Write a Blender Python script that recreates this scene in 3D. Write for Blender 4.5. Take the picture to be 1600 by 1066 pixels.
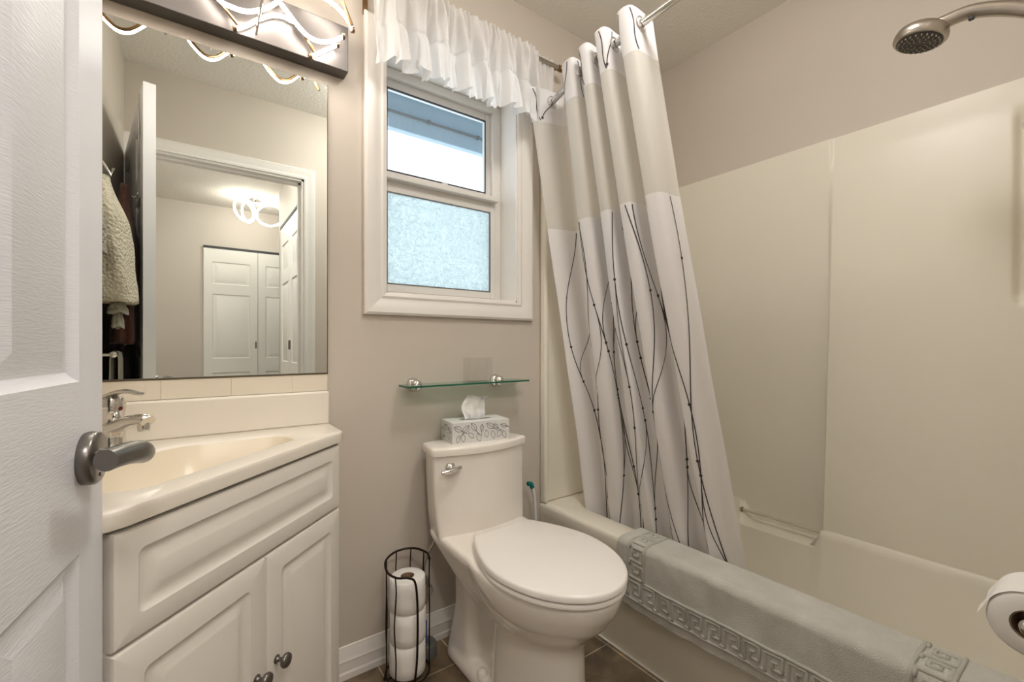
import bpy, math, random
from mathutils import Vector, Matrix, noise
for o in list(bpy.data.objects): bpy.data.objects.remove(o)
scn = bpy.context.scene
C = scn.collection
PI = math.pi
# ------------------------------------------------------------------ camera
A_YAW = math.atan(502/694.6); SA, CA = math.sin(A_YAW), math.cos(A_YAW)
F = 694.6; H = 1.05; HOR = 540.0
cam = bpy.data.objects.new('camera', bpy.data.cameras.new('camera')); C.objects.link(cam)
cam.location = (0, 0, H); cam.rotation_euler = (PI/2, 0, -A_YAW)
cam.data.sensor_width = 36; cam.data.lens = F/1600*36
cam.data.shift_y = (HOR-533)/1600; cam.data.clip_start = 0.01
scn.camera = cam
# ------------------------------------------------------------------ world
world = bpy.data.worlds.new('World'); scn.world = world; world.use_nodes = True
bg = world.node_tree.nodes['Background']
bg.inputs[0].default_value = (0.86, 0.94, 1.0, 1); bg.inputs[1].default_value = .78
# ------------------------------------------------------------------ exposure
scn.view_settings.view_transform = 'Standard'; scn.view_settings.look = 'None'
scn.view_settings.gamma = 1; scn.view_settings.use_curve_mapping = False
scn.view_settings.exposure = 1.74
LED_STRENGTH = 15.0
HALL_STRENGTH = 9.0
HALL_FILL_STRENGTH = 22.0
BATH_FILL_STRENGTH = 13.5
D = 1.449            # back wall plane y
XL, XR = -0.263, 1.951
YF = 0.02            # front wall inner face
ZC = 2.44

def on_y(px, py, Y):   # point on a plane y = Y seen along a pixel of the 1600 px frame
    u = (px-800)/F; t = (SA+u*CA)/(CA-u*SA); X = t*Y; d = X*SA+Y*CA
    return Vector((X, Y, H+(HOR-py)*d/F))

# ------------------------------------------------------------------ materials
def lin(c):
    return tuple(((v/255)/12.92 if v/255 <= .04045 else ((v/255+.055)/1.055)**2.4) for v in c)
MATS = {}
def mat(name, rgb, rough=.5, metal=0, bump=None, var=None, coat=0, sheen=0, trans=0, ior=1.45, emit=None, spec=.5, sub=0):
    m = bpy.data.materials.new(name); m.use_nodes = True; nt = m.node_tree; N = nt.nodes; L = nt.links
    p = N['Principled BSDF']; c = lin(rgb)
    p.inputs['Base Color'].default_value = (*c, 1); p.inputs['Roughness'].default_value = rough
    p.inputs['Metallic'].default_value = metal; p.inputs['Coat Weight'].default_value = coat
    p.inputs['Sheen Weight'].default_value = sheen; p.inputs['Transmission Weight'].default_value = trans
    p.inputs['IOR'].default_value = ior; p.inputs['Specular IOR Level'].default_value = spec
    if sub: p.inputs['Subsurface Weight'].default_value = sub; p.inputs['Subsurface Scale'].default_value = .02
    if emit: p.inputs['Emission Color'].default_value = (*emit[0], 1); p.inputs['Emission Strength'].default_value = emit[1]
    tc = N.new('ShaderNodeTexCoord')
    def tex(scale, detail, stretch=None, kind='noise'):
        mp = N.new('ShaderNodeMapping'); L.new(tc.outputs['Object'], mp.inputs[0])
        if stretch: mp.inputs['Scale'].default_value = stretch
        t = N.new('ShaderNodeTexNoise' if kind == 'noise' else 'ShaderNodeTexVoronoi')
        t.inputs['Scale'].default_value = scale
        if kind == 'noise': t.inputs['Detail'].default_value = detail
        L.new(mp.outputs[0], t.inputs['Vector']); return t
    if bump:   # (scale, detail, distance, strength, stretch, kind)
        b = bump + (None,)*(6-len(bump))
        t = tex(b[0], b[1], b[4], b[5] or 'noise'); bn = N.new('ShaderNodeBump')
        bn.inputs['Distance'].default_value = b[2]; bn.inputs['Strength'].default_value = b[3]
        L.new(t.outputs[0], bn.inputs['Height']); L.new(bn.outputs[0], p.inputs['Normal'])
    if var:    # (rgb2, scale, lo, hi)
        t = tex(var[1], 5); r = N.new('ShaderNodeValToRGB')
        r.color_ramp.elements[0].position = var[2]; r.color_ramp.elements[1].position = var[3]
        r.color_ramp.elements[0].color = (*c, 1); r.color_ramp.elements[1].color = (*lin(var[0]), 1)
        L.new(t.outputs[0], r.inputs[0]); L.new(r.outputs[0], p.inputs['Base Color'])
    MATS[name] = m; return m
M = MATS
mat('wall_paint', (205, 195, 182), .6, bump=(180, 3, .0006, .25))
mat('ceiling_texture', (240, 236, 228), .85, bump=(70, 4, .006, .6))
mat('trim_white', (236, 231, 224), .35)
mat('door_white', (230, 230, 234), .42, bump=(55, 4, .0012, .4, (1, 1, 9)))
mat('door_white_stile', (230, 230, 234), .42, bump=(55, 4, .001, .3, (9, 9, 1)))
mat('cabinet_white', (232, 226, 216), .4)
mat('counter_cream', (238, 230, 217), .3)
mat('basin_cream', (236, 224, 202), .28)
mat('splash_tile', (236, 226, 208), .25)
mat('porcelain', (238, 231, 221), .09, coat=.4)
mat('seat_plastic', (238, 232, 225), .22)
mat('tub_acrylic', (233, 226, 210), .36)
mat('chrome', (215, 212, 208), .08, 1)
mat('nickel', (128, 124, 120), .3, 1)
mat('brushed_steel', (176, 168, 158), .3, 1)
mat('fixture_plate', (104, 99, 96), .48, .8)
mat('black_wire', (38, 27, 22), .4, .6)
mat('brass', (150, 120, 85), .3, 1)
mat('mirror_glass', (232, 236, 232), .0, 1)
mat('mirror_edge', (110, 100, 85), .3, .6)
mat('vinyl', (226, 222, 216), .35)
mat('gasket', (60, 62, 64), .6)
mat('shelf_glass', (190, 235, 215), .02, trans=1, ior=1.5)
mat('shelf_edge', (30, 120, 90), .1, trans=.5)
mat('bar_plastic', (236, 228, 208), .1, trans=.5, ior=1.3)
mat('paper_white', (240, 236, 230), .9, bump=(90, 3, .001, .3))
mat('cardboard', (150, 120, 95), .9)
mat('tissue', (245, 243, 240), .9, sub=.1)
mat('box_print', (222, 220, 216), .6)
mat('ink_grey', (96, 94, 92), .7)
mat('ink_dark', (62, 56, 56), .7)
mat('mat_terry', (200, 197, 187), .95, bump=(420, 2, .003, .9), sheen=.4, var=((214, 211, 202), 14, .35, .7))
mat('mat_emboss', (190, 187, 177), .95, bump=(420, 2, .002, .6))
mat('tag_black', (30, 28, 28), .6)
mat('robe_brown', (74, 40, 28), .95, sheen=.1, bump=(120, 3, .004, .8))
mat('knit_cream', (216, 208, 188), .95, bump=(105, 2, .007, 1.0, None, 'voronoi'))
mat('lace_grey', (176, 168, 158), .95, bump=(80, 2, .01, 1.0, None, 'voronoi'))
mat('cloth_black', (24, 22, 24), .9)
mat('cloth_towel', (170, 165, 152), .95, bump=(200, 2, .003, .8))
mat('teal_plastic', (10, 120, 120), .35)
mat('white_plastic', (235, 233, 230), .35)
mat('grey_plastic', (110, 110, 108), .4)
mat('blue_plastic', (45, 80, 160), .4)
mat('soffit_grey', (158, 176, 188), .7, bump=(12, 2, .001, .3))
mat('spray_grey', (70, 66, 62), .5)
mat('hall_wall', (208, 200, 190), .6)
mat('hall_door', (238, 236, 230), .4)
mat('carpet', (150, 135, 115), 1, bump=(300, 2, .004, .8))
mat('wood_threshold', (120, 90, 60), .5)
mat('red_dot', (120, 30, 25), .4)
def emis(name, col, s):
    m = bpy.data.materials.new(name); m.use_nodes = True; N = m.node_tree.nodes; N.clear()
    e = N.new('ShaderNodeEmission'); e.inputs[0].default_value = (*col, 1); e.inputs[1].default_value = s
    o = N.new('ShaderNodeOutputMaterial'); m.node_tree.links.new(e.outputs[0], o.inputs[0]); M[name] = m
emis('led_glow', (1, .93, .85), LED_STRENGTH)
emis('hall_glow', (1, .93, .84), HALL_STRENGTH)
emis('hall_fill_glow', (1, .97, .93), HALL_FILL_STRENGTH)
emis('bath_fill_glow', (1, .98, .95), BATH_FILL_STRENGTH)
def cloth(name, rgb, translucent=.35, transparent=0.0, bump=(260, 2, .0008, .3)):
    m = mat(name, rgb, .85, bump=bump); nt = m.node_tree; N = nt.nodes; L = nt.links
    p = N['Principled BSDF']; out = N['Material Output']
    t = N.new('ShaderNodeBsdfTranslucent'); t.inputs[0].default_value = (*lin(rgb), 1)
    mx = N.new('ShaderNodeMixShader'); mx.inputs[0].default_value = translucent
    L.new(p.outputs[0], mx.inputs[1]); L.new(t.outputs[0], mx.inputs[2]); last = mx
    if transparent:
        tr = N.new('ShaderNodeBsdfTransparent'); m2 = N.new('ShaderNodeMixShader'); m2.inputs[0].default_value = transparent
        L.new(mx.outputs[0], m2.inputs[1]); L.new(tr.outputs[0], m2.inputs[2]); last = m2
    L.new(last.outputs[0], out.inputs[0]); return m
cloth('curtain_cloth', (240, 237, 236), .25)
cloth('curtain_sheer', (234, 230, 222), .35, .14)
cloth('valance_cloth', (244, 242, 240), .35, .12)
# frosted and clear pane
def pane(name, rough, frosted):
    m = bpy.data.materials.new(name); m.use_nodes = True; nt = m.node_tree; N = nt.nodes; L = nt.links; N.clear()
    o = N.new('ShaderNodeOutputMaterial')
    if frosted:
        tc = N.new('ShaderNodeTexCoord'); v = N.new('ShaderNodeTexNoise'); v.inputs['Scale'].default_value = 55; v.inputs['Detail'].default_value = 3
        v.inputs['Distortion'].default_value = 1.5
        L.new(tc.outputs['Object'], v.inputs['Vector']); b = N.new('ShaderNodeBump'); b.inputs['Strength'].default_value = 1; b.inputs['Distance'].default_value = .02
        L.new(v.outputs[0], b.inputs['Height'])
        g = N.new('ShaderNodeBsdfGlass'); g.inputs['Roughness'].default_value = .25; g.inputs['Color'].default_value = (.80, .86, .86, 1)
        L.new(b.outputs[0], g.inputs['Normal'])
        t = N.new('ShaderNodeBsdfTranslucent'); t.inputs[0].default_value = (.70, .77, .78, 1); L.new(b.outputs[0], t.inputs['Normal'])
        mx = N.new('ShaderNodeMixShader'); mx.inputs[0].default_value = .5
        L.new(g.outputs[0], mx.inputs[1]); L.new(t.outputs[0], mx.inputs[2]); L.new(mx.outputs[0], o.inputs[0])
    else:
        g = N.new('ShaderNodeBsdfGlossy'); g.inputs['Roughness'].default_value = .02
        t = N.new('ShaderNodeBsdfTransparent'); t.inputs[0].default_value = (.93, .97, 1, 1)
        mx = N.new('ShaderNodeMixShader'); mx.inputs[0].default_value = .05
        L.new(t.outputs[0], mx.inputs[1]); L.new(g.outputs[0], mx.inputs[2]); L.new(mx.outputs[0], o.inputs[0])
    M[name] = m
pane('pane_frosted', .3, True); pane('pane_clear', 0, False); pane('clear_acrylic', 0, False); MATS['clear_acrylic'].node_tree.nodes['Transparent BSDF'].inputs[0].default_value = (.992, .992, .99, 1)
# floor tile: brown slate squares of 0.229 m
def tile_floor():
    m = mat('slate_tile', (120, 106, 88), .38); nt = m.node_tree; N = nt.nodes; L = nt.links; p = N['Principled BSDF']
    tc = N.new('ShaderNodeTexCoord'); mp = N.new('ShaderNodeMapping'); L.new(tc.outputs['Object'], mp.inputs[0])
    mp.inputs['Location'].default_value = (-.497, -1.30, 0)
    br = N.new('ShaderNodeTexBrick'); br.offset = 0; br.squash = 1
    br.inputs['Scale'].default_value = 1; br.inputs['Mortar Size'].default_value = .0026; br.inputs['Mortar Smooth'].default_value = .2
    br.inputs['Brick Width'].default_value = .229; br.inputs['Row Height'].default_value = .229
    br.inputs['Color1'].default_value = (*lin((124, 110, 92)), 1); br.inputs['Color2'].default_value = (*lin((112, 100, 85)), 1)
    br.inputs['Mortar'].default_value = (*lin((186, 174, 152)), 1)
    L.new(mp.outputs[0], br.inputs[0])
    n = N.new('ShaderNodeTexNoise'); n.inputs['Scale'].default_value = 9; n.inputs['Detail'].default_value = 8; n.inputs['Distortion'].default_value = .8
    L.new(tc.outputs['Object'], n.inputs[0])
    r = N.new('ShaderNodeValToRGB'); r.color_ramp.elements[0].position = .35; r.color_ramp.elements[1].position = .68
    r.color_ramp.elements[0].color = (.55, .52, .5, 1); r.color_ramp.elements[1].color = (1.5, 1.38, 1.2, 1)
    L.new(n.outputs[0], r.inputs[0])
    mx = N.new('ShaderNodeMix'); mx.data_type = 'RGBA'; mx.blend_type = 'MULTIPLY'; mx.inputs[0].default_value = 1
    L.new(br.outputs[0], mx.inputs[6]); L.new(r.outputs[0], mx.inputs[7]); L.new(mx.outputs[2], p.inputs['Base Color'])
    b = N.new('ShaderNodeBump'); b.inputs['Distance'].default_value = .004; b.inputs['Strength'].default_value = .5; b.invert = True
    L.new(br.outputs[1], b.inputs['Height']); L.new(b.outputs[0], p.inputs['Normal'])
tile_floor()

# ------------------------------------------------------------------ mesh builder
def rrect(x0, x1, z0, z1, r, n=5):
    r = max(1e-5, min(r, (x1-x0)/2-1e-5, (z1-z0)/2-1e-5)); out = []
    for cx, cz, a0 in ((x1-r, z1-r, 0), (x0+r, z1-r, 90), (x0+r, z0+r, 180), (x1-r, z0+r, 270)):
        for i in range(n+1):
            a = math.radians(a0+90*i/n); out.append((cx+r*math.cos(a), cz+r*math.sin(a)))
    return out
class MB:
    def __init__(s): s.v = []; s.f = []; s.m = []; s.X = Matrix.Identity(4)
    def add(s, vs, fs, mi=0):
        b = len(s.v); s.v += [s.X @ Vector(p) for p in vs]; s.f += [tuple(i+b for i in f) for f in fs]; s.m += [mi]*len(fs); return s
    def box(s, x0, x1, y0, y1, z0, z1, mi=0):
        vs = [(x, y, z) for x in (x0, x1) for y in (y0, y1) for z in (z0, z1)]
        return s.add(vs, [(0, 1, 3, 2), (4, 6, 7, 5), (0, 4, 5, 1), (2, 3, 7, 6), (0, 2, 6, 4), (1, 5, 7, 3)], mi)
    def loft(s, rings, cap0=True, cap1=True, mi=0, closed=True):
        n = len(rings[0]); vs = [p for r in rings for p in r]; fs = []
        for k in range(len(rings)-1):
            for i in range(n if closed else n-1):
                j = (i+1) % n; fs.append((k*n+i, k*n+j, (k+1)*n+j, (k+1)*n+i))
        if cap0: fs.append(tuple(range(n-1, -1, -1)))
        if cap1: fs.append(tuple((len(rings)-1)*n+i for i in range(n)))
        return s.add(vs, fs, mi)
    def tube(s, pts, r, seg=10, closed=False, mi=0, flat=None):
        P = [Vector(p) for p in pts]; n = len(P); rings = []; up = None
        for i in range(n):
            a = P[(i-1) % n] if (closed or i > 0) else P[i]; b = P[(i+1) % n] if (closed or i < n-1) else P[i]
            t = (b-a).normalized()
            if up is None:
                up = Vector((0, 0, 1)) if abs(t.z) < .9 else Vector((1, 0, 0))
            u = (up-t*up.dot(t)).normalized(); w = t.cross(u); up = u
            rr = r[i] if isinstance(r, (list, tuple)) else r
            rings.append([P[i]+u*rr*math.cos(2*PI*k/seg)*(flat or 1)+w*rr*math.sin(2*PI*k/seg) for k in range(seg)])
        if closed: rings.append(rings[0])
        return s.loft(rings, not closed, not closed, mi)
    def lathe(s, prof, o=(0, 0, 0), axis=(0, 0, 1), seg=28, mi=0, cap=True):
        q = Vector((0, 0, 1)).rotation_difference(Vector(axis).normalized()); o = Vector(o)
        rings = [[o+q @ Vector((r*math.cos(2*PI*k/seg), r*math.sin(2*PI*k/seg), z)) for k in range(seg)] for r, z in prof]
        return s.loft(rings, cap, cap, mi)
    def grid(s, fn, nu, nv, mi=0, mfn=None):
        b = len(s.v); s.v += [s.X @ Vector(fn(i/nu, j/nv)) for j in range(nv+1) for i in range(nu+1)]
        for j in range(nv):
            for i in range(nu):
                a = b+j*(nu+1)+i; s.f.append((a, a+1, a+nu+2, a+nu+1)); s.m.append(mfn((i+.5)/nu, (j+.5)/nv) if mfn else mi)
        return s
    def prism(s, poly, z0, z1, mi=0):
        n = len(poly); return s.loft([[(x, y, z0) for x, y in poly], [(x, y, z1) for x, y in poly]], True, True, mi)
    def panel(s, x0, x1, z0, z1, steps, y=0, sgn=-1, mi=0, r0=0):   # rings in the local xz plane, (inset, depth, radius); sgn = outward y
        rings = []
        for ins, dep, r in steps:
            rings.append([(px, y+sgn*dep, pz) for px, pz in rrect(x0+ins, x1-ins, z0+ins, z1-ins, r)])
        return s.loft(rings, False, True, mi)
    def build(s, name, mats, parent=None, bevel=0, sharp=35, sub=0, seg=2, origin=None, smooth=True):
        me = bpy.data.meshes.new(name)
        o = bpy.data.objects.new(name, me); C.objects.link(o)
        org = Vector(origin) if origin else Vector((0, 0, 0))
        me.from_pydata([tuple(p-org) for p in s.v], [], s.f); o.location = org
        for mm in (mats if isinstance(mats, (list, tuple)) else [mats]): me.materials.append(M[mm])
        for p, k in zip(me.polygons, s.m): p.material_index = k; p.use_smooth = smooth
        me.validate()
        import bmesh
        bm = bmesh.new(); bm.from_mesh(me); bmesh.ops.recalc_face_normals(bm, faces=bm.faces[:]); bm.to_mesh(me); bm.free()
        if smooth: me.set_sharp_from_angle(angle=math.radians(sharp))
        if bevel:
            b = o.modifiers.new('bevel', 'BEVEL'); b.width = bevel; b.segments = seg; b.limit_method = 'ANGLE'; b.angle_limit = math.radians(40); b.harden_normals = False
        if sub: q = o.modifiers.new('sub', 'SUBSURF'); q.levels = sub; q.render_levels = sub
        if parent: o.parent = parent; o.matrix_parent_inverse = parent.matrix_basis.inverted()
        return o
def tag(o, label=None, cat=None, group=None, kind=None):
    if label: o['label'] = label
    if cat: o['category'] = cat
    if group: o['group'] = group
    if kind: o['kind'] = kind
    return o
def thing(name, label, cat, loc, group=None, kind=None):
    o = bpy.data.objects.new(name, None); C.objects.link(o); o.location = loc; o.empty_display_size = .05
    return tag(o, label, cat, group, kind)
def struct(o): o['kind'] = 'structure'; return o
def torus_pts(c, r, axis, n=32):
    q = Vector((0, 0, 1)).rotation_difference(Vector(axis).normalized()); c = Vector(c)
    return [c+q @ Vector((r*math.cos(2*PI*k/n), r*math.sin(2*PI*k/n), 0)) for k in range(n)]
def bez(pts, n=12):   # Catmull-Rom through points
    P = [Vector(p) for p in pts]; P = [P[0]*2-P[1]]+P+[P[-1]*2-P[-2]]; out = []
    for i in range(1, len(P)-2):
        for k in range(n):
            t = k/n; out.append(.5*((2*P[i])+(P[i+1]-P[i-1])*t+(2*P[i-1]-5*P[i]+4*P[i+1]-P[i+2])*t*t+(3*P[i]-P[i-1]-3*P[i+1]+P[i+2])*t**3))
    out.append(P[-2]); return out
def interp(x, xs, ys):
    if x <= xs[0]: return ys[0]
    for i in range(len(xs)-1):
        if x <= xs[i+1]:
            t = (x-xs[i])/(xs[i+1]-xs[i]); return ys[i]+(ys[i+1]-ys[i])*t
    return ys[-1]
def sm(t): t = max(0, min(1, t)); return t*t*(3-2*t)

# ================================================================== ROOM SHELL
WX0, WX1, WZ0, WZ1 = .525, 1.072, 1.224, 2.06      # window opening
WT = .17
b = MB(); b.box(XL-.12, WX0, D, D+WT, 0, ZC+.1); b.box(WX1, XR+.12, D, D+WT, 0, ZC+.1)
b.box(WX0, WX1, D, D+WT, 0, WZ0); b.box(WX0, WX1, D, D+WT, WZ1, ZC+.1)
struct(b.build('wall_back', 'wall_paint', smooth=False))
struct(MB().box(XL-.12, XL, YF-.115, D, 0, ZC+.1).build('wall_left', 'wall_paint', smooth=False))
struct(MB().box(XR, XR+.12, YF-.115, D, 0, ZC+.1).build('wall_right', 'wall_paint', smooth=False))
DX0, DX1, DZ = -.222, .545, 2.035                  # doorway
b = MB(); b.box(XL, DX0, YF-.115, YF, 0, ZC+.1); b.box(DX1, XR, YF-.115, YF, 0, ZC+.1); b.box(DX0, DX1, YF-.115, YF, DZ, ZC+.1)
struct(b.build('wall_front', 'wall_paint', smooth=False))
struct(MB().box(XL, XR, YF-.115, D, -.1, 0).build('floor', 'slate_tile', smooth=False))
struct(MB().box(XL, XR, YF, D, ZC, ZC+.1).build('ceiling', 'ceiling_texture', smooth=False))
def casing(mb, w, profile, path):     # path: (along point, outward dir) mitred rings; profile (offset from inner edge, thickness)
    mb.loft(path, True, True)
def frame_casing(name, x0, x1, z0, z1, w, y, sgn, matn, open_bottom=False):
    prof = [(0, 0), (0, .010), (.010, .013), (.018, .010), (.030, .012), (.040, .016), (.052, .018), (w-.008, .019), (w, .014), (w, 0)]
    def ring(cx, cz, dx, dz): return [(cx+dx*o, y+sgn*t, cz+dz*o) for o, t in prof]
    if open_bottom:
        rings = [ring(x0, z0, -1, 0), ring(x0, z1, -1, 1), ring(x1, z1, 1, 1), ring(x1, z0, 1, 0)]
    else:
        rings = [ring(x0, z0, -1, -1), ring(x0, z1, -1, 1), ring(x1, z1, 1, 1), ring(x1, z0, 1, -1), ring(x0, z0, -1, -1)]
    return struct(MB().loft(rings, open_bottom, open_bottom, closed=True).build(name, matn, sharp=25))
frame_casing('trim_1', WX0, WX1, WZ0, WZ1, .072, D, -1, 'trim_white')
frame_casing('trim_2', DX0+.0, DX1, 0, DZ, .06, YF, 1, 'trim_white', True)
frame_casing('trim_3', DX0, DX1, 0, DZ, .06, YF-.115, -1, 'trim_white', True)
# door jamb liner
b = MB(); b.box(DX0-.001, DX0+.012, YF-.115, YF, 0, DZ); b.box(DX1-.012, DX1+.001, YF-.115, YF, 0, DZ); b.box(DX0, DX1, YF-.115, YF, DZ-.012, DZ+.001)
b.box(DX1-.024, DX1-.012, YF-.075, YF-.04, 0, DZ-.012); b.box(DX0+.012, DX1-.012, YF-.075, YF-.04, DZ-.024, DZ-.012)
struct(b.build('trim_4', 'trim_white', smooth=False))
# strike plate on the right jamb
# baseboards
def baseboard(name, p0, p1, n):
    prof = [(0, 0), (.014, 0), (.014, .018), (.011, .024), (.011, .052), (.013, .056), (.008, .068), (.008, .078), (.004, .088), (.003, .098), (0, .10)]
    rings = [[(p[0]+n[0]*t, p[1]+n[1]*t, z) for t, z in prof] for p in (p0, p1)]
    return struct(MB().loft(rings, True, True).build(name, 'trim_white', sharp=25))
baseboard('baseboard_back', (.33, D), (1.185, D), (0, -1))
baseboard('baseboard_front', (DX1+.061, YF), (1.185, YF), (0, 1))
baseboard('baseboard_left', (XL, YF+.02), (XL, .84), (1, 0))

# ================================================================== WINDOW
w = thing('window_1', None, None, ((WX0+WX1)/2, D+.1, WZ0), kind='structure')
b = MB(); t = .006   # jamb liner
b.box(WX0, WX0+t, D, D+WT, WZ0, WZ1); b.box(WX1-t, WX1, D, D+WT, WZ0, WZ1); b.box(WX0, WX1, D, D+WT, WZ0, WZ0+t); b.box(WX0, WX1, D, D+WT, WZ1-t, WZ1)
b.build('window_jamb', 'trim_white', w, smooth=False)
Y1 = D+.108
fx0, fx1, fz0, fz1 = WX0+t, WX1-t, WZ0+t, WZ1-t
b = MB()
def rectframe(b, x0, x1, z0, z1, wl, wr, wb, wt, y0, y1, mi=0):
    b.box(x0, x0+wl, y0, y1, z0, z1, mi); b.box(x1-wr, x1, y0, y1, z0, z1, mi); b.box(x0+wl, x1-wr, y0, y1, z0, z0+wb, mi); b.box(x0+wl, x1-wr, y0, y1, z1-wt, z1, mi)
rectframe(b, fx0, fx1, fz0, fz1, .028, .04, .022, .03, Y1, Y1+.06)
b.build('window_frame', 'vinyl', w, bevel=.003)
lo = MB(); rectframe(lo, fx0+.015, fx1-.032, 1.243, 1.664, .024, .026, .03, .062, Y1-.006, Y1+.018)
lo.box(fx0+.015, fx1-.032, Y1-.034, Y1-.005, 1.642, 1.664)      # lift rail lip
s1 = lo.build('lower_sash', 'vinyl', w, bevel=.003)
MB().box(fx0+.035, fx1-.054, Y1+.004, Y1+.010, 1.27, 1.606).build('frosted_pane', 'pane_frosted', s1, smooth=False)
g = MB(); rectframe(g, fx0+.037, fx1-.056, 1.271, 1.604, .004, .004, .004, .004, Y1-.007, Y1-.002); g.build('gasket', 'grey_plastic', s1, smooth=False)
up = MB(); rectframe(up, fx0+.022, fx1-.038, 1.64, fz1-.024, .026, .026, .05, .038, Y1+.022, Y1+.046)
s2 = up.build('upper_sash', 'vinyl', w, bevel=.003)
MB().box(fx0+.045, fx1-.06, Y1+.032, Y1+.037, 1.688, fz1-.060).build('clear_pane', 'pane_clear', s2, smooth=False)
g = MB(); rectframe(g, fx0+.047, fx1-.063, 1.689, fz1-.061, .003, .003, .003, .005, Y1+.019, Y1+.025); g.build('gasket', 'gasket', s2, smooth=False)
lk = MB(); lk.box(.76, .85, Y1-.016, Y1+.006, 1.664, 1.672); lk.lathe([(.012, 0), (.012, .01), (.004, .014)], (.80, Y1-.004, 1.670)); lk.build('sash_lock', 'vinyl', s1, bevel=.002)

# eave outside the window
e = thing('roof_eave', 'blue-grey painted roof eave with fascia board seen through the upper window pane', 'eave', (.8, 2.0, 2.3))
MB().box(-.6, 3.0, D+WT+.01, 2.14, 2.32, 2.36).build('soffit', 'soffit_grey', e, smooth=False)
MB().box(-.6, 3.0, 2.14, 2.18, 2.135, 2.40).build('fascia', 'soffit_grey', e, bevel=.004)
b = MB()
for k in range(9): b.box(-.5+k*.3, -.488+k*.3, 2.122, 2.14, 2.206, 2.222)
b.box(-.6, 3.0, 2.125, 2.14, 2.21, 2.216)
b.build('fascia_joint', 'grey_plastic', e, smooth=False)

# ================================================================== ENTRY DOOR
hx, hy = -.222, .04; ex, ey = -.101, .845
dv = Vector((ex-hx, ey-hy, 0)); DL = dv.length; dv.normalize(); dn = Vector((dv.y, -dv.x, 0))   # dn points to the camera side (+x)
DM = Matrix(((dv.x, dn.x, 0, hx), (dv.y, dn.y, 0, hy), (0, 0, 1, 0), (0, 0, 0, 1)))  # local x along door, local y out of visible face
door = thing('door_1', None, None, (hx, hy, 0), kind='structure')
b = MB(); b.X = DM
TH = .036; Z0, Z1 = .012, 1.985
xs = [0, .080, .268, DL-.268, DL-.080, DL]      # stiles and muntin
zs = [Z0, .24, .79, 1.005, 1.60, 1.70, 1.87, Z1]
for (i, mi) in ((0, 1), (2, 1), (4, 1)):
    b.box(xs[i], xs[i+1], -TH, 0, Z0, Z1, mi)
for i in (1, 3):
    for k in (0, 2, 4, 6): b.box(xs[i], xs[i+1], -TH, 0, zs[k], zs[k+1], 0)
st = [(0, 0, .0), (.006, -.006, .0), (.012, -.009, .0), (.020, -.009, .0), (.038, -.002, .0)]
for i in (1, 3):
    for k in (1, 3, 5):
        b.panel(xs[i], xs[i+1], zs[k], zs[k+1], st, 0, 1, 0)
        b.panel(xs[i], xs[i+1], zs[k], zs[k+1], st, -TH, -1, 0)
b.build('door_leaf', ['door_white', 'door_white_stile'], door, sharp=20)
# lever handles (camera side and far side), latch, hinges
def lever(side):
    q = MB(); q.X = DM
    y0 = 0 if side > 0 else -TH
    c = Vector((DL-.062, y0, .905))
    q.lathe([(.033, 0), (.034, .004), (.034, .012), (.031, .015), (.012, .0155)], c, (0, side, 0), 40)
    q.lathe([(.0115, .012), (.0115, .024), (.0095, .025), (.0095, .027), (.0125, .028), (.0125, .05)], c, (0, side, 0), 24)
    pts = bez([c+Vector((.004, side*.047, 0)), c+Vector((-.008, side*.060, .002)), c+Vector((-.035, side*.062, .010)), c+Vector((-.072, side*.054, .014)), c+Vector((-.098, side*.047, .014))], 8)
    n = len(pts)
    q.tube(pts, [.0125+.001*math.sin(PI*k/(n-1)) for k in range(n)], 20)
    q.lathe([(.0025, 0), (.0025, .0165)], c+Vector((0, 0, -.022)), (0, side, 0), 10)
    return q
lever(1).build('door_handle', 'nickel', door, sharp=50)
lever(-1).build('door_handle', 'chrome', door, sharp=50)
q = MB(); q.X = DM; q.box(DL, DL+.002, -TH/2-.0125, -TH/2+.0125, .877, .933); q.box(DL+.002, DL+.011, -TH/2-.006, -TH/2+.007, .895, .915)
q.build('latch_plate', 'brushed_steel', door, bevel=.001)
q = MB(); q.X = DM
for z in (.25, 1.0, 1.75):
    q = MB(); q.X = DM; q.lathe([(.006, -.045), (.006, .045)], (-.006, -TH-.004, z), seg=12); q.build('hinge', 'brushed_steel', door)

# ================================================================== CORNER VANITY
xc, yc = XL, D
def ab(a, b_): return (xc+a, yc-b_)
v = thing('vanity_cabinet', 'white thermofoil corner vanity cabinet with diagonal drawer front and two doors', 'vanity', (.0, 1.2, 0))
g_ = .002
poly = [ab(g_, g_), ab(g_, .588), ab(.158, .588), ab(.588, .158), ab(.588, g_)]
ctr = Vector((*ab(.25, .25), 0))
ipoly = [(ctr.x+(x-ctr.x)*.94, ctr.y+(y-ctr.y)*.94) for x, y in poly]
MB().loft([[(x, y, z) for x, y in P] for P, z in ((poly, 0), (poly, .784), (ipoly, .784), (ipoly, .02))]).build('body', 'cabinet_white', v, bevel=.002)
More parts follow.
